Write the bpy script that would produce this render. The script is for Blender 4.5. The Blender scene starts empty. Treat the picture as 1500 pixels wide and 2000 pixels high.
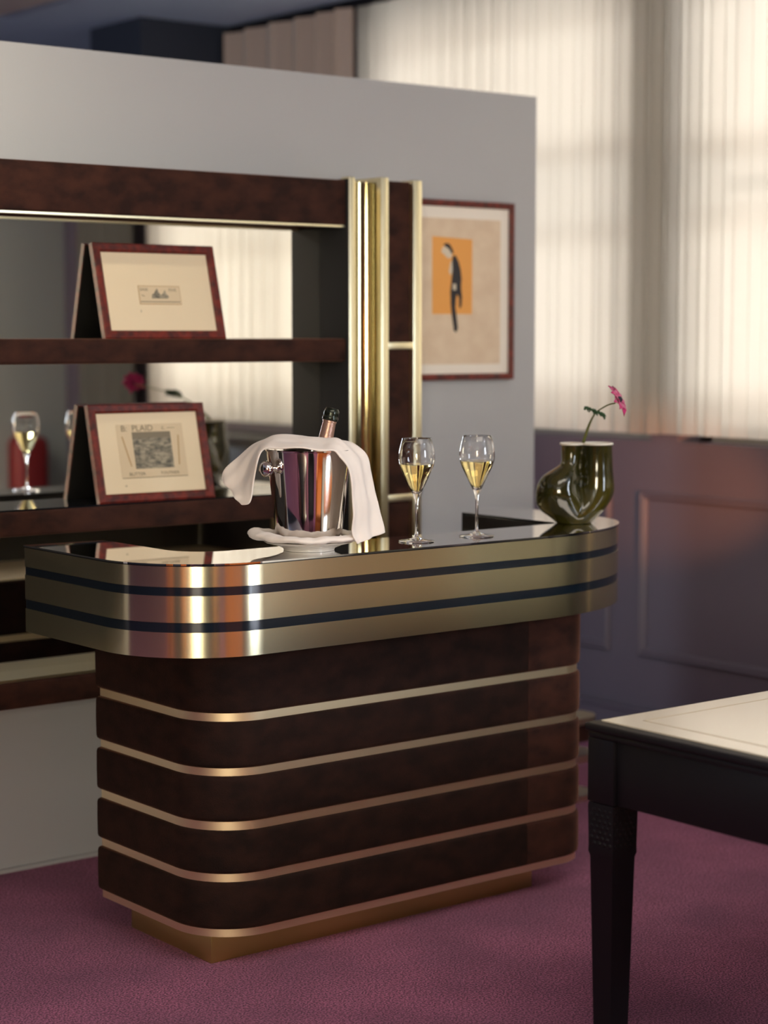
import bpy, bmesh, math, random
from mathutils import Vector, Matrix, noise
from mathutils.geometry import tessellate_polygon
PI = math.pi
random.seed(7)
S = bpy.context.scene
COL = S.collection

# ---------------------------------------------------------------- camera
H = 1.6
FPX, HY = 3760.0, 655.0
pitch = math.atan((1000 - HY) / FPX)
yaw = math.atan(4750 / math.hypot(FPX, 1000 - HY))
cam_d = bpy.data.cameras.new('camera')
cam = bpy.data.objects.new('camera', cam_d)
COL.objects.link(cam)
S.camera = cam
cam.location = (0, 0, H)
cam.rotation_euler = (PI / 2 - pitch, 0, yaw - PI / 2)
cam_d.sensor_fit = 'VERTICAL'
cam_d.sensor_height = 36.0
cam_d.sensor_width = 27.0
cam_d.lens = FPX * 36.0 / 2000.0
cam_d.clip_start = 0.05
cam_d.clip_end = 100
cam_d.dof.use_dof = True
cam_d.dof.focus_distance = 4.75
cam_d.dof.aperture_fstop = 1.8

# ---------------------------------------------------------------- world, lights, exposure
S.view_settings.view_transform = 'Standard'
S.view_settings.look = 'None'
S.view_settings.gamma = 1
S.view_settings.use_curve_mapping = False
S.view_settings.exposure = 0.3
w = bpy.data.worlds.new('world')
S.world = w
w.use_nodes = True
bg = w.node_tree.nodes['Background']
bg.inputs[0].default_value = (1.0, 0.975, 0.93, 1)
bg.inputs[1].default_value = 5.8


def area(name, loc, target, size, power, color, size_y=None, spread=PI):
    d = bpy.data.lights.new(name, 'AREA')
    d.energy = power
    d.color = color
    d.size = size
    d.spread = spread
    if size_y:
        d.shape = 'RECTANGLE'
        d.size_y = size_y
    o = bpy.data.objects.new(name, d)
    COL.objects.link(o)
    o.location = loc
    o.rotation_euler = (Vector(target) - Vector(loc)).to_track_quat('-Z', 'Y').to_euler()
    return o


# light added behind the camera for window light; this wall has no opening
area('added_rear_light', (-2.0, -2.9, 1.9), (2.0, 5.1, 1.7), 2.2, 330, (1.0, 0.90, 0.68), 1.6)
# fill light added by the right wall to brighten the room; no window here
area('added_right_light', (5.38, -1.7, 1.95), (2.6, 4.2, 0.7), 2.0, 170, (0.80, 0.88, 1.0), 1.6)
# light added behind the partition to brighten the dark ceiling; no window there
area('added_far_left_light', (-3.3, 7.6, 1.7), (2.5, 8.2, 3.3), 2.0, 90, (0.80, 0.88, 1.0), 1.6)
# soft overhead light added to brighten the room, without a fixture
area('added_overhead_light', (2.6, 1.7, 3.05), (2.9, 2.2, 0.0), 2.4, 55, (1.0, 0.90, 0.76), 1.6)


# ---------------------------------------------------------------- materials
def mat(name, color, rough=0.5, metal=0.0, **k):
    m = bpy.data.materials.new(name)
    m.use_nodes = True
    nt = m.node_tree
    b = nt.nodes['Principled BSDF']
    b.inputs['Base Color'].default_value = (*color, 1)
    b.inputs['Roughness'].default_value = rough
    b.inputs['Metallic'].default_value = metal
    for key, v in k.items():
        if key in ('noise', 'bump'):
            continue
        b.inputs[key].default_value = v
    if 'noise' in k:      # (scale, second colour, detail, stretch)
        sc, c2, det, st = k['noise']
        tc = nt.nodes.new('ShaderNodeTexCoord')
        mp = nt.nodes.new('ShaderNodeMapping')
        mp.inputs['Scale'].default_value = st
        nz = nt.nodes.new('ShaderNodeTexNoise')
        nz.inputs['Scale'].default_value = sc
        nz.inputs['Detail'].default_value = det
        cr = nt.nodes.new('ShaderNodeValToRGB')
        cr.color_ramp.elements[0].position = 0.35
        cr.color_ramp.elements[1].position = 0.65
        cr.color_ramp.elements[0].color = (*color, 1)
        cr.color_ramp.elements[1].color = (*c2, 1)
        nt.links.new(tc.outputs['Object'], mp.inputs[0])
        nt.links.new(mp.outputs[0], nz.inputs[0])
        nt.links.new(nz.outputs['Fac'], cr.inputs[0])
        nt.links.new(cr.outputs[0], b.inputs['Base Color'])
    if 'bump' in k:       # (scale, strength, distance, detail)
        sc, stg, dist, det = k['bump']
        tc = nt.nodes.new('ShaderNodeTexCoord')
        nz = nt.nodes.new('ShaderNodeTexNoise')
        nz.inputs['Scale'].default_value = sc
        nz.inputs['Detail'].default_value = det
        bp = nt.nodes.new('ShaderNodeBump')
        bp.inputs['Strength'].default_value = stg
        bp.inputs['Distance'].default_value = dist
        nt.links.new(tc.outputs['Object'], nz.inputs[0])
        nt.links.new(nz.outputs['Fac'], bp.inputs['Height'])
        nt.links.new(bp.outputs[0], b.inputs['Normal'])
    return m


def brushed(m, aniso=0.8):
    nt = m.node_tree
    b = nt.nodes['Principled BSDF']
    tg = nt.nodes.new('ShaderNodeTangent')
    tg.direction_type = 'RADIAL'
    tg.axis = 'Z'
    b.inputs['Anisotropic'].default_value = aniso
    b.inputs['Anisotropic Rotation'].default_value = 0.25
    nt.links.new(tg.outputs[0], b.inputs['Tangent'])
    return m


SH = dict(zip(('Sheen Weight', 'Sheen Roughness'), (0.5, 0.4)))
VC = (0.0085, 0.0031, 0.0021)
M = {}
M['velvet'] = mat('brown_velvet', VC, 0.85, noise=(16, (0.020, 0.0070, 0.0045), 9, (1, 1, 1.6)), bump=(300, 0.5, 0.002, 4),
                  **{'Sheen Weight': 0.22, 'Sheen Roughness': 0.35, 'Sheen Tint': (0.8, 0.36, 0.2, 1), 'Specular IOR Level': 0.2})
M['velvet_light'] = mat('brown_velvet_lighter', (0.019, 0.0068, 0.0050), 0.85, noise=(14, (0.046, 0.0155, 0.0095), 9, (1, 1, 1.6)),
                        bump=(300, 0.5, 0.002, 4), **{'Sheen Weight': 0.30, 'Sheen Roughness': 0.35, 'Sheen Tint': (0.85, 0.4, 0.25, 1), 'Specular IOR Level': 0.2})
M['brass'] = brushed(mat('brushed_brass', (0.92, 0.85, 0.56), 0.20, 1.0), 0.85)
M['brass_matt'] = mat('satin_brass', (0.95, 0.79, 0.50), 0.42, 1.0)
M['brass_gold'] = mat('golden_plinth_brass', (0.66, 0.62, 0.22), 0.36, 1.0)
M['brass_polished'] = mat('polished_brass', (0.42, 0.35, 0.18), 0.09, 1.0)
M['brass_pale'] = mat('pale_brass', (0.85, 0.76, 0.50), 0.32, 1.0)
M['blue_glass'] = brushed(mat('dark_blue_lacquer', (0.004, 0.009, 0.016), 0.16, 0.0, **{'Specular IOR Level': 0.7, 'Coat Weight': 0.2, 'Coat Roughness': 0.08}), 0.9)
M['black_glass'] = mat('black_mirror_glass', (0.006, 0.007, 0.010), 0.02, 0.0, **{'IOR': 1.75, 'Specular IOR Level': 0.6})
M['mirror_top'] = mat('dark_mirror_top', (0.80, 0.78, 0.78), 0.01, 1.0)
M['dark_inner'] = mat('dark_inner_lacquer', (0.012, 0.010, 0.010), 0.35)
M['mirror'] = mat('smoked_mirror', (0.92, 0.91, 0.85), 0.015, 1.0)
M['partition'] = mat('pale_grey_paint', (0.40, 0.405, 0.42), 0.6, bump=(180, 0.08, 0.002, 3))
M['plum'] = mat('plum_grey_paint', (0.135, 0.118, 0.155), 0.5, bump=(160, 0.08, 0.002, 3))
M['navy'] = mat('navy_paint', (0.020, 0.026, 0.045), 0.6)
M['ceil'] = mat('slate_ceiling_paint', (0.60, 0.74, 0.95), 0.7)
M['plaster'] = mat('pink_white_plaster', (0.60, 0.52, 0.50), 0.8)
M['wallgrey'] = mat('stone_grey_paint', (0.36, 0.39, 0.37), 0.7)
M['winframe'] = mat('window_frame_paint', (0.30, 0.29, 0.27), 0.6)
M['tortoise'] = mat('mottled_red_wood', (0.17, 0.022, 0.013), 0.42, noise=(38, (0.055, 0.012, 0.010), 4, (1, 1, 1)), **{'Specular IOR Level': 0.3})
M['matboard'] = mat('cream_mount_board', (0.72, 0.60, 0.42), 0.8)
M['paper'] = mat('aged_paper', (0.62, 0.50, 0.34), 0.85)
M['paper2'] = mat('print_paper', (0.66, 0.51, 0.37), 0.85, noise=(14, (0.72, 0.58, 0.43), 3, (1, 1, 1)))
M['mount_white'] = mat('off_white_mount', (0.80, 0.74, 0.66), 0.8)
M['orange'] = mat('orange_ink', (0.78, 0.36, 0.09), 0.8)
M['ink'] = mat('black_ink', (0.022, 0.020, 0.024), 0.7)
M['ink_grey'] = mat('grey_ink', (0.20, 0.17, 0.12), 0.8)
M['engrave'] = mat('engraving_tone', (0.09, 0.085, 0.07), 0.85, noise=(60, (0.34, 0.30, 0.22), 8, (1, 1, 2.2)))
M['tan'] = mat('tan_ink', (0.42, 0.28, 0.14), 0.85)
M['skin'] = mat('pale_ink', (0.66, 0.58, 0.46), 0.8)
M['backing'] = mat('black_backing_board', (0.008, 0.008, 0.009), 0.8)
M['glass'] = mat('clear_glass', (1, 1, 1), 0.0, 0.0, **{'Transmission Weight': 1.0, 'IOR': 1.45})
M['wine'] = mat('champagne', (1.0, 0.86, 0.42), 0.0, 0.0, **{'Transmission Weight': 1.0, 'IOR': 1.34})
M['steel'] = mat('polished_steel', (0.74, 0.70, 0.66), 0.07, 1.0)
M['china'] = mat('white_china', (0.78, 0.74, 0.68), 0.2, **{'Coat Weight': 0.5})
M['cloth'] = mat('white_linen', (0.80, 0.73, 0.67), 0.9, bump=(900, 0.15, 0.0006, 2), **{'Sheen Weight': 0.2})
M['vase'] = mat('olive_glaze', (0.016, 0.016, 0.004), 0.08, noise=(9, (0.055, 0.046, 0.006), 3, (1, 1, 0.6)), **{'Coat Weight': 0.25, 'Coat Roughness': 0.03, 'Specular IOR Level': 0.5})
M['rimclay'] = mat('cream_unglazed_rim', (0.80, 0.76, 0.66), 0.5)
M['petal'] = mat('magenta_petal', (0.42, 0.004, 0.12), 0.6, **{'Sheen Weight': 0.3})
M['petal_dark'] = mat('purple_petal_base', (0.12, 0.02, 0.10), 0.6)
M['pollen'] = mat('black_flower_centre', (0.012, 0.010, 0.022), 0.8)
M['stem'] = mat('green_stem', (0.17, 0.19, 0.05), 0.5)
M['leaf'] = mat('dark_green_leaf', (0.025, 0.07, 0.025), 0.6)
M['ebony'] = mat('black_stained_wood', (0.006, 0.005, 0.007), 0.42, **{'Specular IOR Level': 0.25})
M['leather'] = mat('cream_leather', (0.70, 0.63, 0.50), 0.30, **{'Coat Weight': 1.0, 'Coat Roughness': 0.12})
M['tooled'] = mat('gold_tooled_line', (0.40, 0.33, 0.22), 0.5)
M['ebony_cloth'] = mat('charcoal_upholstery', (0.02, 0.018, 0.022), 0.9)
M['cream_cloth'] = mat('cream_upholstery', (0.80, 0.74, 0.58), 0.9)
M['foil_dark'] = mat('dark_green_foil', (0.020, 0.024, 0.016), 0.22, 0.6)
M['foil_pink'] = mat('copper_pink_foil', (0.42, 0.26, 0.20), 0.35, 0.7, bump=(120, 0.5, 0.002, 3))
M['bottle'] = mat('dark_green_glass', (0.012, 0.02, 0.008), 0.08, 0.0, **{'Coat Weight': 1.0})
M['tanleather'] = mat('tan_leather', (0.80, 0.27, 0.06), 0.45)
M['burgundy'] = mat('burgundy_leather', (0.20, 0.012, 0.016), 0.5)
M['drape'] = mat('taupe_drape', (0.42, 0.32, 0.27), 0.9, **{'Sheen Weight': 0.3})
M['drape_dark'] = mat('charcoal_drape', (0.085, 0.085, 0.075), 0.9)
M['build'] = mat('far_facade', (0.30, 0.26, 0.23), 0.9)
M['build_red'] = mat('far_brick', (0.42, 0.22, 0.15), 0.9)
M['shade_on'] = mat('lit_orange_shade', (0.9, 0.5, 0.2), 0.8, **{'Emission Color': (1.0, 0.42, 0.10, 1), 'Emission Strength': 7.0})


def sheer_mat():
    m = bpy.data.materials.new('sheer_voile')
    m.use_nodes = True
    nt = m.node_tree
    nt.nodes.clear()
    out = nt.nodes.new('ShaderNodeOutputMaterial')
    tr = nt.nodes.new('ShaderNodeBsdfTransparent')
    tr.inputs[0].default_value = (1, 0.98, 0.94, 1)
    tl = nt.nodes.new('ShaderNodeBsdfTranslucent')
    tl.inputs[0].default_value = (0.84, 0.80, 0.72, 1)
    df = nt.nodes.new('ShaderNodeBsdfDiffuse')
    df.inputs[0].default_value = (0.80, 0.76, 0.68, 1)
    m1 = nt.nodes.new('ShaderNodeMixShader')
    m1.inputs[0].default_value = 0.25
    m2 = nt.nodes.new('ShaderNodeMixShader')
    m2.inputs[0].default_value = 0.08
    nt.links.new(tl.outputs[0], m1.inputs[1])
    nt.links.new(df.outputs[0], m1.inputs[2])
    nt.links.new(m1.outputs[0], m2.inputs[1])
    nt.links.new(tr.outputs[0], m2.inputs[2])
    nt.links.new(m2.outputs[0], out.inputs[0])
    return m


M['sheer'] = sheer_mat()


def pane_mat():
    m = bpy.data.materials.new('window_glass')
    m.use_nodes = True
    nt = m.node_tree
    nt.nodes.clear()
    out = nt.nodes.new('ShaderNodeOutputMaterial')
    tr = nt.nodes.new('ShaderNodeBsdfTransparent')
    gl = nt.nodes.new('ShaderNodeBsdfGlossy')
    gl.inputs['Roughness'].default_value = 0.02
    fr = nt.nodes.new('ShaderNodeFresnel')
    mx = nt.nodes.new('ShaderNodeMixShader')
    nt.links.new(fr.outputs[0], mx.inputs[0])
    nt.links.new(tr.outputs[0], mx.inputs[1])
    nt.links.new(gl.outputs[0], mx.inputs[2])
    nt.links.new(mx.outputs[0], out.inputs[0])
    return m


M['pane'] = pane_mat()


def carpet_mat():
    m = mat('plum_carpet', (0.10, 0.03, 0.06), 0.95, **{'Sheen Weight': 0.4, 'Sheen Roughness': 0.5, 'Sheen Tint': (0.9, 0.5, 0.7, 1), 'Specular IOR Level': 0.1})
    nt = m.node_tree
    b = nt.nodes['Principled BSDF']
    tc = nt.nodes.new('ShaderNodeTexCoord')
    n1 = nt.nodes.new('ShaderNodeTexNoise')
    n1.inputs['Scale'].default_value = 190
    n1.inputs['Detail'].default_value = 3
    n2 = nt.nodes.new('ShaderNodeTexNoise')
    n2.inputs['Scale'].default_value = 3.2
    n2.inputs['Detail'].default_value = 5
    c1 = nt.nodes.new('ShaderNodeValToRGB')
    c1.color_ramp.elements[0].position = 0.41
    c1.color_ramp.elements[1].position = 0.60
    c1.color_ramp.elements[0].color = (0.050, 0.010, 0.028, 1)
    c1.color_ramp.elements[1].color = (0.50, 0.155, 0.28, 1)
    c2 = nt.nodes.new('ShaderNodeValToRGB')
    c2.color_ramp.elements[0].position = 0.35
    c2.color_ramp.elements[1].position = 0.68
    c2.color_ramp.elements[0].color = (0.62, 0.60, 0.64, 1)
    c2.color_ramp.elements[1].color = (1.1, 1.05, 1.05, 1)
    mx = nt.nodes.new('ShaderNodeMix')
    mx.data_type = 'RGBA'
    mx.blend_type = 'MULTIPLY'
    mx.inputs['Factor'].default_value = 1
    bp = nt.nodes.new('ShaderNodeBump')
    bp.inputs['Strength'].default_value = 0.9
    bp.inputs['Distance'].default_value = 0.01
    L = nt.links.new
    L(tc.outputs['Object'], n1.inputs[0])
    L(tc.outputs['Object'], n2.inputs[0])
    L(n1.outputs['Fac'], c1.inputs[0])
    L(n2.outputs['Fac'], c2.inputs[0])
    L(c1.outputs[0], mx.inputs['A'])
    L(c2.outputs[0], mx.inputs['B'])
    L(mx.outputs['Result'], b.inputs['Base Color'])
    L(n1.outputs['Fac'], bp.inputs['Height'])
    L(bp.outputs[0], b.inputs['Normal'])
    return m


M['carpet'] = carpet_mat()


# ---------------------------------------------------------------- object helpers
def link(name, me, m, parent=None, smooth=None):
    me.materials.append(m)
    o = bpy.data.objects.new(name, me)
    COL.objects.link(o)
    if parent is not None:
        o.parent = parent
    if smooth is not None:
        for p in me.polygons:
            p.use_smooth = True
        if smooth < 179:
            me.set_sharp_from_angle(angle=math.radians(smooth))
    return o


def mesh(name, verts, faces, m, parent=None, smooth=None):
    me = bpy.data.meshes.new(name)
    me.from_pydata([tuple(v) for v in verts], [], faces)
    bm = bmesh.new()
    bm.from_mesh(me)
    bmesh.ops.recalc_face_normals(bm, faces=bm.faces)
    bm.to_mesh(me)
    bm.free()
    me.update()
    return link(name, me, m, parent, smooth)


def frombm(name, bm, m, parent=None, smooth=None):
    me = bpy.data.meshes.new(name)
    bmesh.ops.recalc_face_normals(bm, faces=bm.faces)
    bm.to_mesh(me)
    bm.free()
    return link(name, me, m, parent, smooth)


def add_box(bm, x0, x1, y0, y1, z0, z1, bev=0.0, seg=2):
    r = bmesh.ops.create_cube(bm, size=1)
    for v in r['verts']:
        v.co = Vector(((x0 + x1) / 2 + v.co.x * (x1 - x0), (y0 + y1) / 2 + v.co.y * (y1 - y0), (z0 + z1) / 2 + v.co.z * (z1 - z0)))
    if bev:
        es = set()
        for v in r['verts']:
            es.update(v.link_edges)
        bmesh.ops.bevel(bm, geom=list(es), offset=bev, segments=seg, affect='EDGES', profile=0.5)
    return bm


def box(name, b, m, parent=None, bev=0.0, seg=2):
    bm = bmesh.new()
    add_box(bm, *b, bev=bev, seg=seg)
    return frombm(name, bm, m, parent, 35 if bev else None)


def tag(o, label=None, cat=None, group=None, kind=None):
    if label:
        o['label'] = label
    if cat:
        o['category'] = cat
    if group:
        o['group'] = group
    if kind:
        o['kind'] = kind
    return o


def thing(name, label, cat, loc=(0, 0, 0), rz=0, group=None):
    o = bpy.data.objects.new(name, None)
    COL.objects.link(o)
    o.empty_display_size = 0.05
    o.location = loc
    o.rotation_euler = (0, 0, rz)
    return tag(o, label, cat, group)


def struct(o, label=None):
    o['kind'] = 'structure'
    if label:
        o['label'] = label
    return o


def tri_cap(bm, vs):
    for t in tessellate_polygon([[v.co for v in vs]]):
        try:
            bm.faces.new([vs[i] for i in t])
        except ValueError:
            pass


def prism(name, poly, z0, z1, m, parent=None, smooth=30):
    bm = bmesh.new()
    a = [bm.verts.new((x, y, z0)) for x, y in poly]
    b = [bm.verts.new((x, y, z1)) for x, y in poly]
    n = len(poly)
    for i in range(n):
        j = (i + 1) % n
        bm.faces.new((a[i], a[j], b[j], b[i]))
    tri_cap(bm, b)
    tri_cap(bm, a[::-1])
    return frombm(name, bm, m, parent, smooth)


def offset_poly(poly, d):
    n = len(poly)
    out = []
    for i in range(n):
        p0, p1, p2 = Vector(poly[i - 1]), Vector(poly[i]), Vector(poly[(i + 1) % n])
        e1 = (p1 - p0).normalized()
        e2 = (p2 - p1).normalized()
        n1 = Vector((e1.y, -e1.x))
        n2 = Vector((e2.y, -e2.x))
        k = n1 + n2
        if k.length < 1e-6:
            k = n1
        k.normalize()
        c = max(0.3, k.dot(n1))
        out.append(tuple(p1 + k * (d / c)))
    return out


def loft(name, poly, prof, m, parent=None, smooth=40):
    # poly counter-clockwise; prof list of (outward offset, z)
    bm = bmesh.new()
    rings = [[bm.verts.new((x, y, z)) for x, y in offset_poly(poly, d)] for d, z in prof]
    n = len(poly)
    for a, b in zip(rings, rings[1:]):
        for i in range(n):
            j = (i + 1) % n
            bm.faces.new((a[i], a[j], b[j], b[i]))
    tri_cap(bm, rings[-1])
    tri_cap(bm, rings[0][::-1])
    return frombm(name, bm, m, parent, smooth)


def arc(cx, cy, rx, ry, a0, a1, n):
    return [(cx + rx * math.cos(math.radians(a0 + (a1 - a0) * i / n)), cy + ry * math.sin(math.radians(a0 + (a1 - a0) * i / n))) for i in range(n + 1)]


def lathe_bm(bm, prof, n=48, c=(0, 0, 0), closed=False):
    rings = []
    for r, z in prof:
        if r < 1e-6:
            rings.append([bm.verts.new((c[0], c[1], c[2] + z))])
        else:
            rings.append([bm.verts.new((c[0] + r * math.cos(2 * PI * i / n), c[1] + r * math.sin(2 * PI * i / n), c[2] + z)) for i in range(n)])
    for a, b in zip(rings, rings[1:]):
        for i in range(n):
            j = (i + 1) % n
            if len(a) == 1 and len(b) == 1:
                continue
            if len(a) == 1:
                bm.faces.new((a[0], b[j], b[i]))
            elif len(b) == 1:
                bm.faces.new((a[i], a[j], b[0]))
            else:
                bm.faces.new((a[i], a[j], b[j], b[i]))
    return bm


def lathe(name, prof, m, parent=None, n=48, c=(0, 0, 0), smooth=50):
    return frombm(name, lathe_bm(bmesh.new(), prof, n, c), m, parent, smooth)


def tube_bm(bm, pts, rad, n=10):
    pts = [Vector(p) for p in pts]
    if not hasattr(rad, '__len__'):
        rad = [rad] * len(pts)
    rings = []
    up = Vector((0.13, 0.21, 0.97)).normalized()
    for i, p in enumerate(pts):
        t = (pts[min(i + 1, len(pts) - 1)] - pts[max(i - 1, 0)]).normalized()
        a = t.cross(up)
        if a.length < 0.05:
            a = t.cross(Vector((1, 0, 0)))
        a.normalize()
        b = t.cross(a)
        rings.append([bm.verts.new(p + (a * math.cos(2 * PI * k / n) + b * math.sin(2 * PI * k / n)) * rad[i]) for k in range(n)])
    for a, b in zip(rings, rings[1:]):
        for k in range(n):
            j = (k + 1) % n
            bm.faces.new((a[k], a[j], b[j], b[k]))
    bm.faces.new(rings[0][::-1])
    bm.faces.new(rings[-1])
    return bm


def tube(name, pts, rad, m, parent=None, n=10):
    return frombm(name, tube_bm(bmesh.new(), pts, rad, n), m, parent, 60)


def catmull(pts, k):
    pts = [Vector(p) for p in pts]
    out = []
    for i in range(len(pts) - 1):
        p0, p1, p2, p3 = pts[max(i - 1, 0)], pts[i], pts[i + 1], pts[min(i + 2, len(pts) - 1)]
        for s in range(k):
            t = s / k
            out.append(0.5 * ((2 * p1) + (p2 - p0) * t + (2 * p0 - 5 * p1 + 4 * p2 - p3) * t * t + (3 * p1 - p0 - 3 * p2 + p3) * t ** 3))
    out.append(pts[-1])
    return out


def text(name, body, size, m, parent, loc, sx=1.0, align='CENTER', thick=0.0003):
    cu = bpy.data.curves.new(name, 'FONT')
    cu.body = body
    cu.size = size
    cu.align_x = align
    cu.extrude = thick / 2
    cu.resolution_u = 3
    tmp = bpy.data.objects.new(name, cu)
    COL.objects.link(tmp)
    dg = bpy.context.evaluated_depsgraph_get()
    me = bpy.data.meshes.new_from_object(tmp.evaluated_get(dg))
    bpy.data.objects.remove(tmp)
    for v in me.vertices:     # text lies in local xy -> stand it in local xz
        x, y, z = v.co
        v.co = (loc[0] + x * sx, loc[1] - z, loc[2] + y)
    me.materials.clear()
    return link(name, me, m, parent)


def flat(name, pts, y, m, parent, t=0.0004):
    # thin flat print in the local xz plane, facing -y
    n = len(pts)
    bm = bmesh.new()
    a = [bm.verts.new((x, y, z)) for x, z in pts]
    b = [bm.verts.new((x, y + t, z)) for x, z in pts]
    for i in range(n):
        j = (i + 1) % n
        bm.faces.new((a[i], a[j], b[j], b[i]))
    tri_cap(bm, a)
    tri_cap(bm, b[::-1])
    return frombm(name, bm, m, parent)


def rect(x0, x1, z0, z1):
    return [(x0, z0), (x1, z0), (x1, z1), (x0, z1)]


# ---------------------------------------------------------------- the setting
XW = 5.5         # window wall
YP = 5.12        # partition face
CZ = 3.11
X0, Y0, Y1 = -3.5, -3.0, 10.5
struct(box('floor', (X0 - .2, XW + .2, Y0 - .2, Y1 + .2, -0.1, 0.0), M['carpet']), 'plum purple pile carpet')
struct(box('ceiling', (X0 - .2, XW + .2, Y0 - .2, Y1 + .2, CZ, CZ + .1), M['ceil']), 'slate blue ceiling')
struct(box('trim_1', (0.6, 4.28, 3.0, 8.4, CZ - .03, CZ - .001), M['plaster']), 'pale plaster ceiling panel')
struct(box('wall_centre', (-0.6, 4.765, YP, YP + .16, 0, 2.447), M['partition']), 'pale grey partition wall lower than the ceiling')
struct(box('wall_back', (X0 - .2, XW + .2, Y1, Y1 + .2, 0, CZ), M['navy']), 'dark navy wall far behind the partition')
struct(box('wall_front', (X0 - .2, XW + .2, Y0 - .2, Y0, 0, CZ), M['plum']))
struct(box('trim_2', (4.9, XW - .001, 8.02, 8.5, 0, CZ - .001), M['navy']), 'navy pier beside the drape')


def wall_with_holes(name, m, x0, x1, ya, yb, holes, label=None):
    # wall in a plane of constant x with rectangular openings (y0,y1,z0,z1), built as joined boxes
    bm = bmesh.new()
    ys = ya
    for (a, b, c, d) in sorted(holes):
        add_box(bm, x0, x1, ys, a, 0, CZ)
        add_box(bm, x0, x1, a, b, 0, c)
        add_box(bm, x0, x1, a, b, d, CZ)
        ys = b
    add_box(bm, x0, x1, ys, yb, 0, CZ)
    return struct(frombm(name, bm, m), label)


WIN = [(5.24, 6.92, 1.19, 3.04), (3.25, 5.10, 1.19, 3.04), (1.12, 3.12, 1.16, 3.04)]
wall_with_holes('wall_right', M['plum'], XW, XW + .25, Y0, Y1, WIN, 'plum grey panelled window wall')
struct(box('wall_left', (X0 - .25, X0, Y0 - .2, Y1 + .2, 0, CZ), M['navy']))

M['wood_door'] = mat('orange_wood_door', (0.55, 0.20, 0.05), 0.35, noise=(6, (0.38, 0.12, 0.03), 5, (1, 1, 8)))  # unseen doors added so the brass corner reflects orange
o = struct(box('door_1', (1.5, 2.5, Y0 + .001, Y0 + .05, 0, 2.3), M['wood_door'], None, .004), 'added warm wooden door behind the camera, for orange reflections in the brass')
box('door_handle', (1.60, 1.63, Y0 + .05, Y0 + .09, .98, 1.12), M['brass_matt'], o, .004)
for i, (ya, yb) in enumerate(((-1.7, -.7), (.5, 1.4))):
    o = struct(box('door_%d' % (i + 2), (X0 + .001, X0 + .05, ya, yb, 0, 2.3), M['wood_door'], None, .004), 'added warm wooden door left of the camera, for orange reflections in the brass')
    box('door_handle', (X0 + .05, X0 + .09, ya + .07, ya + .10, .98, 1.12), M['brass_matt'], o, .004)
for i, (a, b, c, d) in enumerate(WIN):
    bm = bmesh.new()
    xf0, xf1 = XW + .13, XW + .19
    add_box(bm, xf0, xf1, a, a + .06, c, d)
    add_box(bm, xf0, xf1, b - .06, b, c, d)
    add_box(bm, xf0, xf1, a, b, c, c + .06)
    add_box(bm, xf0, xf1, a, b, d - .06, d)
    add_box(bm, xf0, xf1, a + .06, b - .06, 2.14, 2.20)
    add_box(bm, xf0, xf1, (a + b) / 2 - .02, (a + b) / 2 + .02, c + .06, 2.14)
    o = struct(frombm('window_%d' % (i + 1), bm, M['winframe']), 'tall window behind sheer curtain')
    box('pane', (xf0 + .02, xf0 + .03, a + .06, b - .06, c + .06, d - .06), M['pane'], o)

# baseboard with a moulded top, and wainscot panel mouldings
bm = bmesh.new()
add_box(bm, XW - .022, XW, Y0, 8.0, 0, .105, 0)
add_box(bm, XW - .032, XW, Y0, 8.0, .105, .128, .006)
struct(frombm('baseboard_right', bm, M['plum'], None, 35))
bm = bmesh.new()
add_box(bm, -0.6, 4.765, YP - .014, YP, 0, .012, 0)
struct(frombm('baseboard_centre', bm, M['partition']))


def panel_mould(name, y0, y1, z0, z1):
    # picture-frame moulding, mitred, with a stepped section, on the wall plane x = XW
    prof = [(0, 0), (0, .010), (.008, .020), (.016, .014), (.024, .018), (.034, .008), (.034, 0)]
    bm = bmesh.new()
    rings = []
    for (yc, zc, sy, sz) in ((y0, z0, 1, 1), (y1, z0, -1, 1), (y1, z1, -1, -1), (y0, z1, 1, -1)):
        rings.append([bm.verts.new((XW - h, yc + sy * d, zc + sz * d)) for d, h in prof])
    for k in range(4):
        a, b = rings[k], rings[(k + 1) % 4]
        for i in range(len(prof) - 1):
            bm.faces.new((a[i], a[i + 1], b[i + 1], b[i]))
    return struct(frombm(name, bm, M['plum']), 'raised panel moulding below the window')


panel_mould('trim_3', 3.2, 5.285, .335, .992)
panel_mould('trim_4', 5.45, 7.3, .335, .992)
panel_mould('trim_5', 1.0, 3.03, .335, .992)
struct(box('trim_6', (XW - .10, XW - .03, Y0, 8.02, CZ - .035, CZ - .001), M['ebony']), 'dark curtain track along the ceiling')
struct(box('trim_7', (4.95, XW - .001, -0.52, .05, .0, CZ - .001), M['wallgrey']))

# the street outside: facades that show as soft tones through the sheers
fb = thing('facade_building', 'far building with dark ledge seen faintly through the sheer curtain', 'building', (24, 2, 0))
box('wall', (0, 3, -8, 19.5, -6, 2.4), M['build'], fb)
box('ledge', (-.5, 0, -8, 24, 3.2, 4.0), M['build'], fb)
box('wall', (0, 3, -8, 24, 2.4, 12), M['build'], fb)


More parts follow.
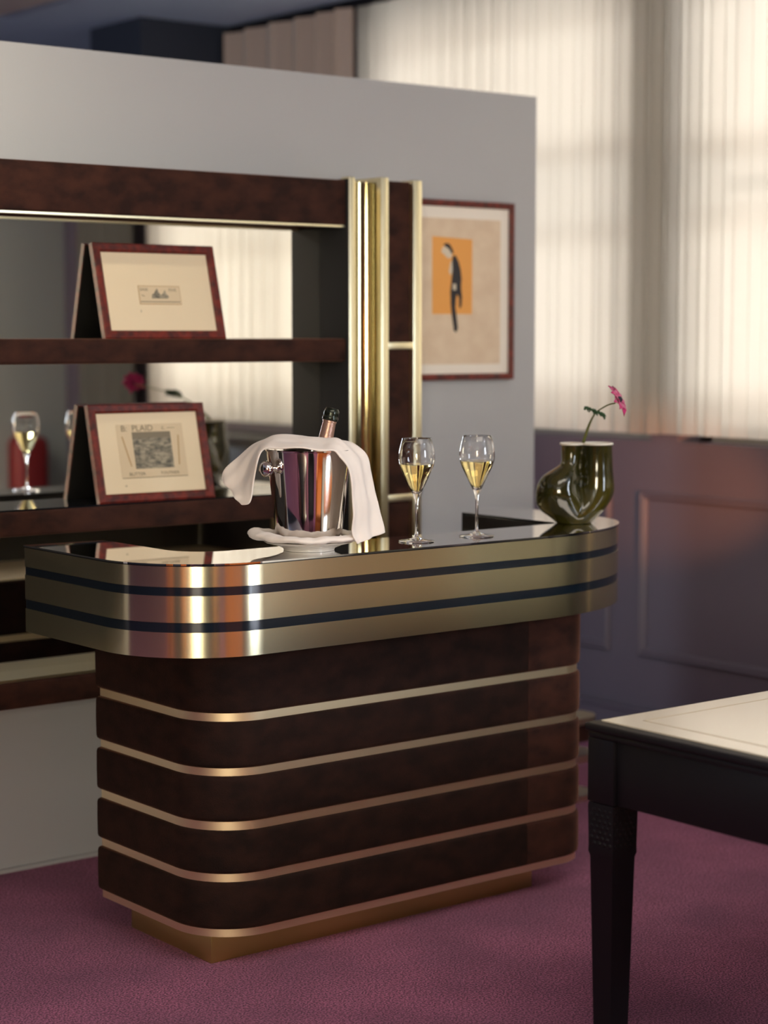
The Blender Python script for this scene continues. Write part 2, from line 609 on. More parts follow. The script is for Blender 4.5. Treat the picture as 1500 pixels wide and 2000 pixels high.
# ---------------------------------------------------------------- curtains
def curtain(name, label, cat, x, y0, y1, z0, z1, fold, depth, m, group=None, seed=1):
    rnd = random.Random(seed)
    n = int((y1 - y0) / fold * 14)
    cols = []
    ph = 0
    for i in range(n + 1):
        y = y0 + (y1 - y0) * i / n
        ph += 2 * PI / 14 * (1 + .25 * math.sin(i * .045 + seed))
        a = math.sin(ph) + .12 * math.sin(2 * ph + .6) + .15 * math.sin(.37 * ph + seed)
        cols.append((y + .012 * math.sin(2 * ph), a))
    nz = 10
    V, F = [], []
    for j in range(nz + 1):
        t = j / nz
        z = z0 + (z1 - z0) * t
        for i, (y, a) in enumerate(cols):
            sway = .15 * noise.noise(Vector((y * 4, z * 1.2, seed)))
            V.append((x + depth * (a + sway) * (1.0 - .25 * t), y + .01 * sway, z))
    for j in range(nz):
        for i in range(n):
            q = j * (n + 1) + i
            F.append((q, q + 1, q + n + 2, q + n + 1))
    o = mesh(name, V, F, m, None, 180)
    return tag(o, label, cat, group)


curtain('sheer_curtain', 'cream sheer curtain panel at the right end of the partition, lit from outside', 'curtain', XW - .10, 5.10, 6.98, 1.222, 3.07, .105, .009, M['sheer'], seed=1)
curtain('sheer_curtain', 'cream sheer curtain panel at the right edge of the photo above the plum wall', 'curtain', XW - .055, 3.22, 5.28, 1.222, 3.07, .13, .011, M['sheer'], seed=5)
curtain('sheer_curtain', 'cream sheer curtain panel seen only in the mirror of the shelf unit', 'curtain', XW - .08, 1.06, 3.30, 1.170, 3.07, .115, .010, M['sheer'], seed=3)
curtain('drape', 'taupe brown drape hanging at the far end of the sheer curtain', 'curtain', XW - .13, 6.99, 7.98, 0.01, 3.07, .16, .032, M['drape'], seed=2)
curtain('drape', 'dark taupe drape seen only in the shelf mirror', 'curtain', XW - .13, .40, 1.05, 0.01, 3.07, .15, .032, M['drape_dark'], seed=4)

# ---------------------------------------------------------------- bar counter
bar = thing('bar_counter', 'bar counter in brown velvet bands and brass strips with black glass top', 'bar counter', (3.2, 4.2, 0))
BX, BY = 3.2, 4.2


def loc(poly):
    return [(x - BX, y - BY) for x, y in poly]


U = [(2.353, 4.455)]
U += arc(2.633, 4.055, .28, .28, 180, 270, 22)
U += arc(3.55, 4.10, .52, .325, 270, 360, 26)
U += [(4.088, 4.50), (3.845, 4.45)]
U += arc(3.815, 4.045, .03, .03, 0, -90, 5)
U += arc(2.695, 4.135, .12, .12, 270, 180, 10)
U += [(2.572, 4.43)]
U = loc(U)
prism('glass_top', offset_poly(U, .002), 1.0562, 1.060, M['mirror_top'], bar)
prism('glass_edge', offset_poly(U, .0015), 1.0535, 1.0562, M['black_glass'], bar)
prism('brass_band', U, 1.004, 1.0535, M['brass'], bar)
prism('lacquer_band', offset_poly(U, -.0012), .983, 1.004, M['blue_glass'], bar)
prism('brass_band', U, .919, .983, M['brass'], bar)
prism('lacquer_band', offset_poly(U, -.0012), .895, .919, M['blue_glass'], bar)
prism('brass_band', U, .834, .895, M['brass'], bar)

# dark lining on the staff side of the counter edge
INN = arc(3.815, 4.045, .03, .03, 0, -90, 5) + arc(2.695, 4.135, .12, .12, 270, 180, 10)
INN = [(3.845, 4.449)] + INN + [(2.572, 4.429)]
IN2 = [(3.841, 4.449)] + arc(3.811, 4.049, .03, .03, 0, -90, 5) + arc(2.699, 4.139, .12, .12, 270, 180, 10) + [(2.576, 4.429)]
prism('inner_lining', loc(INN + IN2[::-1]), .834, 1.0535, M['dark_inner'], bar)
BXR, BXL, BYF, BYB = 3.893, 2.585, 3.940, 4.47
OUT = [(BXL, BYB)] + arc(BXL + .16, BYF + .16, .16, .16, 180, 270, 14) + arc(BXR - .10, BYF + .10, .10, .10, 270, 360, 12) + [(BXR, BYB)]
OUT = loc(OUT)
prism('core', OUT, .082, .834, M['brass_matt'], bar)
# velvet pads: each band a long piece and a shorter end piece meeting at a seam
SEAM = 3.640
LEFT = loc([(BXL, BYB)] + arc(BXL + .16, BYF + .16, .16, .16, 180, 270, 14) + [(SEAM - .0005, BYF), (SEAM - .0005, BYB)])
RIGHT = loc([(SEAM + .0005, BYF)] + arc(BXR - .10, BYF + .10, .10, .10, 270, 360, 12) + [(BXR, BYB), (SEAM + .0005, BYB)])


def pad(poly, z0, z1, m, seam_x):
    # rounded upholstered pad around the core; the seam side stays put
    r = .012
    prof = [(0.0, z0), (.006, z0 + .001), (.0105, z0 + .005), (.012, z0 + r), (.0125, (z0 + z1) / 2), (.012, z1 - r), (.0105, z1 - .005), (.006, z1 - .001), (0.0, z1)]
    bm = bmesh.new()
    rings = []
    for d, z in prof:
        pl = offset_poly(poly, d)
        ring = []
        for (x, y), (px, py) in zip(pl, poly):
            if abs(px - seam_x) < .002:
                x = px
            ring.append(bm.verts.new((x, y, z)))
        rings.append(ring)
    n = len(poly)
    for a, b in zip(rings, rings[1:]):
        for i in range(n):
            j = (i + 1) % n
            bm.faces.new((a[i], a[j], b[j], b[i]))
    tri_cap(bm, rings[-1])
    tri_cap(bm, rings[0][::-1])
    return frombm('velvet_pad', bm, m, bar, 50)


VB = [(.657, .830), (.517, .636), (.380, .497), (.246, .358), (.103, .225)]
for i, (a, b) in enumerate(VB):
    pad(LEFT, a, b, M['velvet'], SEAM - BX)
    pad(RIGHT, a, b, M['velvet_light'], SEAM - BX)  # lighter by nap at the seam, and by window light put into the colour
for a, b in ((.636, .657), (.497, .517), (.358, .380), (.225, .246), (.083, .103)):
    prism('brass_strip', offset_poly(OUT, .0035), a, b, M['brass_matt'], bar)
box('plinth', (2.638 - BX, 3.752 - BX, 4.028 - BY, 4.42 - BY, 0, .0825), M['brass_gold'], bar, .002)

# ---------------------------------------------------------------- mirrored shelf unit
YF = 4.82
YM = 4.96
un = thing('shelf_unit', 'long wall shelf unit in brown velvet with mirror back and fluted brass end', 'shelf unit', (2.8, 5.0, .553))


def ub(x0, x1, y0, y1, z0, z1):
    return (x0 - 2.8, x1 - 2.8, y0 - 5.0, y1 - 5.0, z0 - .553, z1 - .553)


XL = 0.50
XI = 3.684
tr_ = box('top_rail', ub(XL, XI, YF, YP - .001, 1.942, 2.082), M['velvet_light'], un, .008, 3)
ms_ = box('middle_shelf', ub(XL, XI, YF, YP - .001, 1.519, 1.590), M['velvet_light'], un, .010, 3)
ls_ = box('lower_shelf', ub(XL, XI, YF, YP - .001, 1.040, 1.110), M['velvet_light'], un, .008, 3)
br_ = box('bottom_rail', ub(XL, XI, YF, YP - .001, .553, .630), M['velvet_light'], un, .010, 3)
box('brass_strip', ub(XL, XI, YF + .004, YF + .03, 1.936, 1.942), M['brass_pale'], un)
tag(box('glass_shelf', ub(XL, XI, YF + .006, YM, 1.110, 1.115), M['black_glass'], un), 'black glass shelf top')
tag(box('glass_shelf', ub(XL, XI, YF + .004, YM, .630, .638), M['brass_pale'], un), 'pale brass ledge along the bottom rail')
for z0, z1 in ((1.590, 1.936), (1.115, 1.519), (.638, 1.040)):
    box('mirror', ub(2.42, XI, YM, YP - .001, z0, z1), M['mirror'], un)
    box('added_dark_back', ub(XL, 2.42, YM - .05, YP - .001, z0, z1), M['backing'], un)  # dark panel added so the brass side of the bar reflects less light
box('divider', ub(2.40, 2.452, YF + .04, YM, .638, 1.936), M['velvet'], un, .004)
# end block
box('side_panel', ub(XI - .006, XI + .02, YF - .010, YP - .001, .553, 2.086), M['backing'], un, .002)
XA, XB, XC, XD = 3.682, 3.811, 3.943, 3.979
# concave brass column between two strips
bm = bmesh.new()
n = 24
c0, c1 = XA + .026, XB
mid, rad = (c0 + c1) / 2, (c1 - c0) / 2
fr = [bm.verts.new((mid - rad * math.cos(PI * i / n) - 2.8, YF + .012 + .85 * rad * math.sin(PI * i / n) - 5.0, 0)) for i in range(n + 1)]
to = [bm.verts.new((v.co.x, v.co.y, 1.53)) for v in fr]
for i in range(n):
    bm.faces.new((fr[i], fr[i + 1], to[i + 1], to[i]))
bk = [(c1 - 2.8, YP - .002 - 5.0), (c0 - 2.8, YP - .002 - 5.0)]
b0 = [bm.verts.new((x, y, 0)) for x, y in bk]
b1 = [bm.verts.new((x, y, 1.53)) for x, y in bk]
bm.faces.new((fr[-1], b0[0], b1[0], to[-1]))
bm.faces.new((b0[0], b0[1], b1[1], b1[0]))
bm.faces.new((b0[1], fr[0], to[0], b1[1]))
tri_cap(bm, to + b1)
tri_cap(bm, (fr + b0)[::-1])
frombm('brass_column', bm, M['brass_polished'], un, 40)
box('brass_edge', ub(XA + .001, XA + .026, YF - .012, YF + .03, .553, 2.092), M['brass_pale'], un, .004)
box('brass_edge', ub(XB, XB + .031, YF - .012, YP - .002, .553, 2.097), M['brass_pale'], un, .004)
box('end_panel', ub(XB + .031, XC, YF + .004, YP - .002, .553, 2.088), M['velvet_light'], un, .006, 3)
box('brass_edge', ub(XC, XD, YF - .012, YP - .002, .553, 2.094), M['brass_pale'], un, .004)
for z in (1.555, 1.067):
    box('brass_crossbar', ub(XB + .028, XC + .003, YF - .010, YF + .006, z, z + .023), M['brass_pale'], un, .002)


# ---------------------------------------------------------------- framed pictures
def frame(root, W_, H_, bw=.026, dp=.022, m=None):
    # moulding as four mitred rails (local x right, z up, front at y=0, back at y=dp)
    prof = [(0, dp), (0, .003), (.004, 0), (bw - .006, .001), (bw, .006), (bw, dp)]
    cs = [((0, 0), (1, 1)), ((W_, 0), (-1, 1)), ((W_, H_), (-1, -1)), ((0, H_), (1, -1))]
    for k in range(4):
        bm = bmesh.new()
        ra = []
        for (c, s) in (cs[k], cs[(k + 1) % 4]):
            ra.append([bm.verts.new((c[0] + s[0] * d, y, c[1] + s[1] * d)) for d, y in prof])
        a, b = ra
        for i in range(len(prof)):
            j = (i + 1) % len(prof)
            bm.faces.new((a[i], a[j], b[j], b[i]))
        bm.faces.new(a[::-1])
        bm.faces.new(b)
        frombm('frame_rail', bm, m or M['tortoise'], root)
    box('backing', (.003, W_ - .003, dp - .003, dp + .002, .003, H_ - .003), M['backing'], root)


def place(root, origin, xdir, zdir):
    xd = Vector(xdir).normalized()
    zd = Vector(zdir)
    zd = (zd - xd * zd.dot(xd)).normalized()
    yd = zd.cross(xd)
    mtx = Matrix((xd, yd, zd)).transposed().to_4x4()
    mtx.translation = Vector(origin)
    root.matrix_world = mtx


# upper shelf: small ticket in a wide mount
pA = thing('framed_ticket', 'red-framed small engraved ticket leaning on the upper shelf', 'picture')
W_, H_ = .418, .288
frame(pA, W_, H_)
box('mount', (.024, W_ - .024, .010, .013, .024, H_ - .024), M['matboard'], pA)
tk = flat('ticket', rect(.137, .281, .106, .163), .0092, M['tan'], pA)
flat('ticket_paper', rect(.139, .279, .108, .161), .0088, M['paper'], pA)
text('ticket_lettering', 'EASE', .012, M['ink_grey'], pA, (.156, .0085, .147), 1.1)
text('ticket_lettering', 'FIVE', .013, M['ink_grey'], pA, (.255, .0085, .146), 1.15)
text('ticket_lettering', 'No.', .008, M['ink_grey'], pA, (.152, .0085, .130), 1.0)
flat('ticket_line', rect(.141, .277, .113, .1155), .0086, M['ink_grey'], pA)
eng = [(.180, .124), (.236, .124), (.240, .130), (.232, .138), (.228, .150), (.221, .141), (.214, .134), (.206, .142), (.202, .155), (.196, .149), (.190, .140), (.182, .136)]
flat('ticket_vignette', eng, .0086, M['engrave'], pA)
text('pencil_mark', '3', .010, M['ink_grey'], pA, (.137, .0096, .082), 1.0)
place(pA, (2.837, 4.855, 1.5905), (1, 0, 0), (0, .072, .279))

# lower shelf: old playbill
pB = thing('framed_playbill', 'red-framed old playbill with grey engraving leaning on the lower shelf', 'picture')
W_, H_ = .392, .292
frame(pB, W_, H_)
box('mount', (.024, W_ - .024, .010, .013, .024, H_ - .024), M['matboard'], pB)
flat('playbill', rect(.088, .312, .070, .232), .0092, M['paper'], pB)
flat('engraving', rect(.138, .268, .098, .208), .0088, M['engrave'], pB)
flat('engraving_sky', rect(.138, .268, .190, .208), .0085, M['ink_grey'], pB)
text('bill_title', 'B:  PLAID', .026, M['ink_grey'], pB, (.157, .0086, .211), 1.05)
text('bill_title', 'c. ----', .020, M['ink_grey'], pB, (.262, .0086, .214), 1.0)
text('bill_caption', 'BUTTER', .014, M['ink_grey'], pB, (.140, .0086, .078), 1.1)
text('bill_caption', 'TOUTNER', .012, M['ink_grey'], pB, (.250, .0086, .079), 1.15)
flat('bill_line', rect(.090, .310, .0710, .0726), .0086, M['ink_grey'], pB)
flat('bill_side_ornament', [(.102, .196), (.106, .196), (.126, .106), (.122, .106)], .0086, M['tan'], pB)
flat('bill_side_ornament', [(.292, .196), (.296, .196), (.288, .106), (.284, .106)], .0086, M['tan'], pB)
text('pencil_mark', 'o', .012, M['ink_grey'], pB, (.098, .0096, .046), 1.0)
place(pB, (2.808, 4.850, 1.1155), (1, -.03, 0), (0, .070, .283))

# wall picture of the stooping man
x_, z_ = 4.072, 1.445
W_, H_ = 4.643 - x_, 2.064 - z_
pC = thing('wall_picture', 'red-framed print of a stooping man in black on orange, hung on the partition', 'picture', (x_, YP - .026, z_))
frame(pC, W_, H_, .022, .024)
box('mount', (.020, W_ - .020, .012, .015, .020, H_ - .020), M['mount_white'], pC)
flat('print_sheet', rect(.058, W_ - .060, .055, H_ - .062), .0112, M['paper2'], pC)


def px(pts):      # photo pixels of the print -> local coordinates of the sheet
    # scale: x 1 m = 434 px at this depth ; z 1 m = 553 px
    return [((x - 886) / 430.0 + .286, (740 - y - (1002 - x) * .006) / 553.0) for x, y in pts]


flat('orange_block', px([(848, 613), (926, 613), (926, 470), (848, 466)]), .0108, M['orange'], pC)
suit = [(888, 502), (893, 501), (899, 513), (903, 528), (905, 545), (904, 562), (906, 580), (905, 597), (902, 603), (900, 598), (900, 582), (896, 575), (894, 585), (893, 600), (896, 622), (898, 640), (895, 648), (890, 645), (889, 636), (886, 615), (884, 595), (883, 570), (885, 550), (887, 530), (886, 512)]
flat('figure_suit', px(suit)[::-1], .0104, M['ink'], pC)
flat('figure_face', px([(868, 486), (874, 484), (880, 490), (886, 498), (885, 506), (878, 507), (871, 500), (865, 495)])[::-1], .0104, M['skin'], pC)
flat('figure_hair', px([(869, 481), (876, 478), (882, 481), (887, 490), (889, 497), (885, 498), (880, 489), (874, 486)])[::-1], .0101, M['ink'], pC)
flat('figure_shirt', px([(886, 510), (887, 530), (884, 540), (880, 532), (883, 515)])[::-1], .0103, M['skin'], pC)
flat('figure_hand', px([(888, 555), (894, 556), (894, 567), (888, 567)])[::-1], .0100, M['skin'], pC)

# ---------------------------------------------------------------- on the counter
ZT = 1.0605
R3 = Vector((math.sin(yaw), -math.cos(yaw), 0))       # along the counter front as the guests see it, to the right
Fv = Vector((math.cos(yaw), math.sin(yaw), 0))
bc = Vector((2.862, 3.905, ZT))

pl = thing('white_plate', 'white china plate under the champagne bucket', 'plate', bc)
lathe('dish', [(0, .004), (.055, .004), (.058, 0), (.064, 0), (.066, .006), (.088, .015), (.112, .021), (.116, .024), (.112, .0255), (.088, .020), (.06, .011), (0, .010)], M['china'], pl, 64)

# folded linen ring lying on the plate round the foot of the bucket
bm = bmesh.new()
n, mseg = 96, 14
rings = []
for i in range(n):
    a = 2 * PI * i / n
    d = Vector((math.cos(a), math.sin(a), 0))
    side = d.dot(R3)
    wv = noise.noise(Vector((math.cos(a) * 2.1, math.sin(a) * 2.1, 3.3)))
    rr = .108 + .010 * wv + .026 * max(0, -side) ** 6 + .016 * max(0, side) ** 5
    hh = .0085 + .003 * noise.noise(Vector((math.cos(a) * 3.5, math.sin(a) * 3.5, 9))) + .005 * max(0, -side) ** 6
    zc = .034 + .004 * noise.noise(Vector((math.cos(a) * 3, math.sin(a) * 3, 5))) + .006 * max(0, -side) ** 4
    ring = []
    for k in range(mseg):
        t = 2 * PI * k / mseg
        wr = 1 + .25 * noise.noise(Vector((math.cos(a) * 5, math.sin(a) * 5, t)))
        ring.append(bm.verts.new((d * (rr + .022 * math.cos(t) * wr)) + Vector((0, 0, zc + hh * math.sin(t) * wr))))
    rings.append(ring)
for i in range(n):
    a, b = rings[i], rings[(i + 1) % n]
    for k in range(mseg):
        j = (k + 1) % mseg
        bm.faces.new((a[k], a[j], b[j], b[k]))
o = frombm('folded_napkin', bm, M['cloth'], None, 180)
o.location = bc
tag(o, 'white linen napkin folded flat on the plate round the bucket foot', 'napkin')

bk_ = thing('champagne_bucket', 'polished steel champagne bucket on the white plate', 'ice bucket', bc + Vector((0, 0, .0115)))
BH = .243
lathe('body', [(0, .004), (.060, .004), (.074, .006), (.0815, .014), (.0845, .026), (.0905, .09), (.0985, .165), (.1055, .228), (.1065, BH - .004), (.1095, BH - .003), (.1100, BH), (.1060, BH + .001), (.1040, BH - .006), (.098, .18), (.089, .09), (.080, .026), (.070, .012), (0, .012)], M['steel'], bk_, 72)
for sgn in (1, -1):
    hd = (-R3 * .80 - Fv * .60).normalized() * sgn
    base = hd * .1005
    kb = lathe('knob_handle', [(0, 0), (.013, 0), (.0135, .002), (.007, .004), (.006, .010), (.009, .013), (.0165, .018), (.0205, .026), (.0195, .034), (.014, .040), (.006, .0425), (0, .043)], M['steel'], bk_, 24)
    kb.rotation_mode = 'QUATERNION'
    kb.rotation_quaternion = hd.to_track_quat('Z', 'Y')
    kb.location = base + Vector((0, 0, .198))

# bottle leaning in the bucket
bt = thing('champagne_bottle', 'champagne bottle leaning in the bucket, only the foiled neck showing', 'bottle')
lathe('glass', [(0, .004), (.034, .002), (.041, .012), (.042, .15), (.038, .180), (.026, .215), (.0185, .240), (.0165, .262), (0, .262)], M['bottle'], bt, 32)
bm = lathe_bm(bmesh.new(), [(.0190, .236), (.0178, .262), (.0168, .285), (.0180, .286), (.0180, .290), (.0168, .291), (0, .291)], 32)
frombm('neck_foil', bm, M['foil_pink'], bt, 50)
bm = lathe_bm(bmesh.new(), [(.0172, .290), (.0200, .292), (.0205, .299), (.0185, .302), (.0195, .306), (.0190, .316), (.0150, .322), (0, .323)], 32)
for v in bm.verts:
    k = 1 + .07 * noise.noise(v.co * 160)
    v.co.x *= k
    v.co.y *= k
frombm('cork_foil', bm, M['foil_dark'], bt, 50)
ax = (Vector((0, 0, 1)) + R3 * .22 + Fv * .05).normalized()
bt.rotation_mode = 'QUATERNION'
bt.rotation_quaternion = ax.to_track_quat('Z', 'Y')
bt.location = bc + Vector((0, 0, .0117 + .030)) + R3 * (-.010) + Fv * .02

# napkin draped over the bucket rim
PXM = 767.0


def cl(pxx, pxy, dep):      # place a point by its measured offset from the bucket axis
    return bc + R3 * ((pxx - 617) / PXM) + Fv * dep + Vector((0, 0, (1068 - pxy) / PXM))


SEC = [  # front-edge point, back-edge point along the strip, left tip to right tip
    ((490, 978, -.050), (446, 931, .010)),
    ((505, 972, -.066), (452, 915, .020)),
    ((514, 935, -.074), (474, 893, .035)),
    ((524, 888, -.078), (505, 868, .052)),
    ((535, 869, -.080), (534, 853, .062)),
    ((565, 866, -.092), (556, 849, .060)),
    ((605, 868, -.104), (590, 853, .058)),
    ((645, 871, -.104), (640, 856, .056)),
    ((668, 869, -.100), (675, 858, .056)),
    ((682, 885, -.104), (702, 867, .048)),
    ((696, 908, -.098), (728, 888, .040)),
    ((702, 945, -.092), (738, 925, .030)),
    ((704, 990, -.088), (748, 965, .024)),
    ((703, 1030, -.085), (757, 1005, .020)),
    ((712, 1051, -.080), (763, 1036, .014)),
]
fa = catmull([cl(*s[0]) for s in SEC], 7)
fb_ = catmull([cl(*s[1]) for s in SEC], 7)
bm = bmesh.new()
rows = []
nw = 22
for i, (p, q) in enumerate(zip(fa, fb_)):
    t = i / (len(fa) - 1)
    row = []
    for k in range(nw + 1):
        s = k / nw
        c = p.lerp(q, s)
        edge = 1 - abs(2 * s - 1)
        over = math.exp(-((t - .45) / .22) ** 2)
        lift = .010 * math.sin(PI * s) * over + .007 * math.sin(s * 9 + t * 5) * edge * (1 - .6 * over)
        nn = .006 * noise.noise(Vector((s * 2.5, t * 9, 1.7))) + .003 * noise.noise(Vector((s * 6, t * 16, 4.2)))
        out = Vector((0, 0, 1)) * over + (R3 * (1 if t > .5 else -1) * .6 - Fv * .7) * (1 - over)
        c = c + out.normalized() * (lift + nn)
        row.append(bm.verts.new(c))
    rows.append(row)
for a, b in zip(rows, rows[1:]):
    for k in range(nw):
        bm.faces.new((a[k], a[k + 1], b[k + 1], b[k]))
nap = frombm('draped_napkin', bm, M['cloth'], None, 180)
sm = nap.modifiers.new('thick', 'SOLIDIFY')
sm.thickness = .005
sm.offset = 0
ss = nap.modifiers.new('soft', 'SUBSURF')
ss.levels = ss.render_levels = 1
tag(nap, 'white linen napkin draped across the top of the champagne bucket', 'napkin')


def glass(p, label):
    g = thing('wine_glass', label, 'glass', p, 0, 'champagne glasses on the counter')
    k = .272
    outer = [(0, 0), (.046, 0), (.0475, .0012), (.046, .003), (.030, .005), (.012, .0085), (.0055, .014), (.0040, .024), (.0037, .060), (.0040, .095), (.0062, .112),
             (.0110, .125), (.0190, .142), (.0300, .165), (.0400, .185), (.0462, .203), (.0482, .218), (.0470, .236), (.0432, .254), (.0388, .2705), (.0383, .2715), (.0378, .2705)]
    inner = [(.0422, .254), (.0459, .236), (.0471, .218), (.0451, .203), (.0388, .185), (.0287, .165), (.0176, .144), (.0085, .1285), (0, .1255)]
    lathe('bowl_and_stem', outer + inner, M['glass'], g, 56)
    lathe('champagne', [(0, .1258), (.0083, .1288), (.0174, .1443), (.0285, .1653), (.0386, .1852), (.0449, .2032), (.0450, .2036), (0, .2036)], M['wine'], g, 56)
    return g


glass((3.200, 3.888, ZT), 'champagne glass on the counter just right of the bucket')
glass((3.410, 3.888, ZT), 'champagne glass on the counter nearer the olive vase')

# ---------------------------------------------------------------- vase
vc = Vector((3.878, 3.995, ZT))
VPX = 681.0


def vp(pxx, pxy, dep=0.0):
    return R3 * ((pxx - 1127) / VPX) + Fv * dep + Vector((0, 0, (1024 - pxy) / VPX))


vs = thing('olive_vase', 'glossy olive green double-necked vase with cream rim at the counter end', 'vase', vc)
bm = bmesh.new()


def blob(path, n=32):
    # stack of ellipses: (pxx, pxy, rx px, rdepth px, depth)
    rings = []
    for (cx, cy, rx, ry, dp_) in path:
        c = vp(cx, cy, dp_)
        rings.append([bm.verts.new(c + R3 * (rx / VPX * math.cos(2 * PI * i / n)) + Fv * (ry / VPX * math.sin(2 * PI * i / n))) for i in range(n)])
    for a, b in zip(rings, rings[1:]):
        for i in range(n):
            j = (i + 1) % n
            bm.faces.new((a[i], a[j], b[j], b[i]))
    bm.faces.new(rings[0][::-1])
    bm.faces.new(rings[-1])


def spline_path(keys, k=6):
    a = catmull([(q[0], q[1], q[2]) for q in keys], k)
    b = catmull([(q[3], q[4], 0) for q in keys], k)
    return [(p.x, p.y, p.z, q.x, q.y) for p, q in zip(a, b)]


blob(spline_path([(1126, 1024, 34, 34, 0), (1121, 1014, 41, 40, 0), (1109, 1000, 48, 46, 0), (1101, 985, 50, 48, -.004), (1096, 967, 46, 48, -.010), (1095, 948, 42, 45, -.012), (1101, 931, 37, 38, -.014), (1110, 917, 25, 28, -.012), (1117, 906, 18, 24, -.008), (1119, 888, 19, 24, -.004), (1120, 868, 21, 26, -.002), (1120, 860, 21, 26, -.002)]))
blob(spline_path([(1128, 1024, 34, 34, 0), (1133, 1012, 40, 40, 0), (1146, 996, 42, 42, .004), (1160, 978, 40, 41, .008), (1168, 960, 38, 40, .010), (1170, 940, 35, 38, .010), (1170, 920, 33, 36, .008), (1170, 895, 31.5, 34, .006), (1170, 868, 30.5, 33, .004), (1170, 860, 30.5, 33, .004)]))
me = bpy.data.meshes.new('tmp')
bmesh.ops.recalc_face_normals(bm, faces=bm.faces)
bm.to_mesh(me)
bm.free()
tmp = bpy.data.objects.new('tmp', me)
COL.objects.link(tmp)
md = tmp.modifiers.new('r', 'REMESH')
md.mode = 'VOXEL'
md.voxel_size = .0028
md = tmp.modifiers.new('s', 'SMOOTH')
md.iterations = 5
md.factor = .5
dg = bpy.context.evaluated_depsgraph_get()
me2 = bpy.data.meshes.new_from_object(tmp.evaluated_get(dg))
bpy.data.objects.remove(tmp)
bm = bmesh.new()
bm.from_mesh(me2)
zrim = (1024 - 869) / VPX
bmesh.ops.bisect_plane(bm, geom=bm.verts[:] + bm.edges[:] + bm.faces[:], plane_co=(0, 0, zrim), plane_no=(0, 0, 1), clear_outer=True)
zmin = min(v.co.z for v in bm.verts)
for v in bm.verts:
    v.co.z -= zmin
zrim -= zmin
# rim outline from the cut
bes = [e for e in bm.edges if e.is_boundary]
loop = []
e = bes[0]
v = e.verts[0]
start = v
used = set()
while True:
    loop.append(v.co.copy())
    nx = [q for q in v.link_edges if q.is_boundary and q not in used]
    if not nx:
        break
    used.add(nx[0])
    v = nx[0].other_vert(v)
    if v == start:
        break
me3 = bpy.data.meshes.new('body')
bm.to_mesh(me3)
bm.free()
vb = link('body', me3, M['vase'], vs, 180)
so = vb.modifiers.new('wall', 'SOLIDIFY')
so.thickness = .005
so.offset = -1
# smooth the loop and sweep a bead
for _ in range(4):
    loop = [(loop[i - 1] + loop[i] * 2 + loop[(i + 1) % len(loop)]) / 4 for i in range(len(loop))]
bm = bmesh.new()
cen = sum(loop, Vector()) / len(loop)
rings = []
N = len(loop)
for i, p in enumerate(loop):
    t = (loop[(i + 1) % N] - loop[i - 1]).normalized()
    nrm = t.cross(Vector((0, 0, 1))).normalized()
    rings.append([bm.verts.new(p + nrm * (.0038 * math.cos(2 * PI * k / 8)) + Vector((0, 0, .001 + .0034 * math.sin(2 * PI * k / 8)))) for k in range(8)])
for i in range(N):
    a, b = rings[i], rings[(i + 1) % N]
    for k in range(8):
        j = (k + 1) % 8
        bm.faces.new((a[k], a[j], b[j], b[k]))
frombm('rim', bm, M['rimclay'], vs, 180)

# ---------------------------------------------------------------- anemone
fl = thing('anemone', 'single magenta anemone with curved green stem standing in the olive vase', 'flower', vc)


def fp(x, y, d=0.0):
    # measured direction (x, y) at a chosen distance in front of or behind the vase axis
    dr = Fv * math.cos(pitch) - Vector((0, 0, math.sin(pitch))) + R3 * ((x - 750) / FPX) - (Vector((0, 0, math.cos(pitch))) + Fv * math.sin(pitch)) * ((y - 1000) / FPX)
    k = (5.56 + d) / dr.dot(Fv)
    return Vector((0, 0, H)) + dr * k - vc


st = catmull([fp(1134, 905, 0), fp(1138, 870, -.01), fp(1146, 843, -.05), fp(1154, 822, -.10), fp(1164, 806, -.16), fp(1178, 796, -.23), fp(1190, 790, -.28), fp(1201, 787.5, -.32)], 6)
rr = [.0062 - .0042 * min(1, i / (len(st) * .55)) for i in range(len(st))]
tube('stem', st, rr, M['stem'], fl, 10)
# frilled collar of leaves
bm = bmesh.new()
rnd = random.Random(3)
cpt = fp(1162, 806, -.16)
for k in range(16):
    a = 2 * PI * k / 16 + rnd.uniform(-.2, .2)
    d = (R3 * math.cos(a) + Fv * math.sin(a) * .8).normalized()
    ln = rnd.uniform(.022, .036)
    tilt = Vector((0, 0, -.45 * d.dot(R3)))
    pts = [cpt, cpt + (d + tilt) * ln * .4 + Vector((0, 0, .005)), cpt + (d + tilt) * ln * .75 + Vector((0, 0, .003)), cpt + (d + tilt) * ln + Vector((0, 0, rnd.uniform(-.008, .006)))]
    tube_bm(bm, catmull(pts, 3), [.0034 - .00022 * i for i in range(10)], 5)
    for q in (1.2, -1.2):
        d2 = Matrix.Rotation(q, 3, 'Z') @ d
        b0_ = pts[2]
        tube_bm(bm, [b0_, b0_ + d2 * .007 + Vector((0, 0, .003)), b0_ + d2 * .012 + Vector((0, 0, -.004))], [.0026, .0022, .0012], 5)
frombm('leaf_collar', bm, M['leaf'], fl, 60)
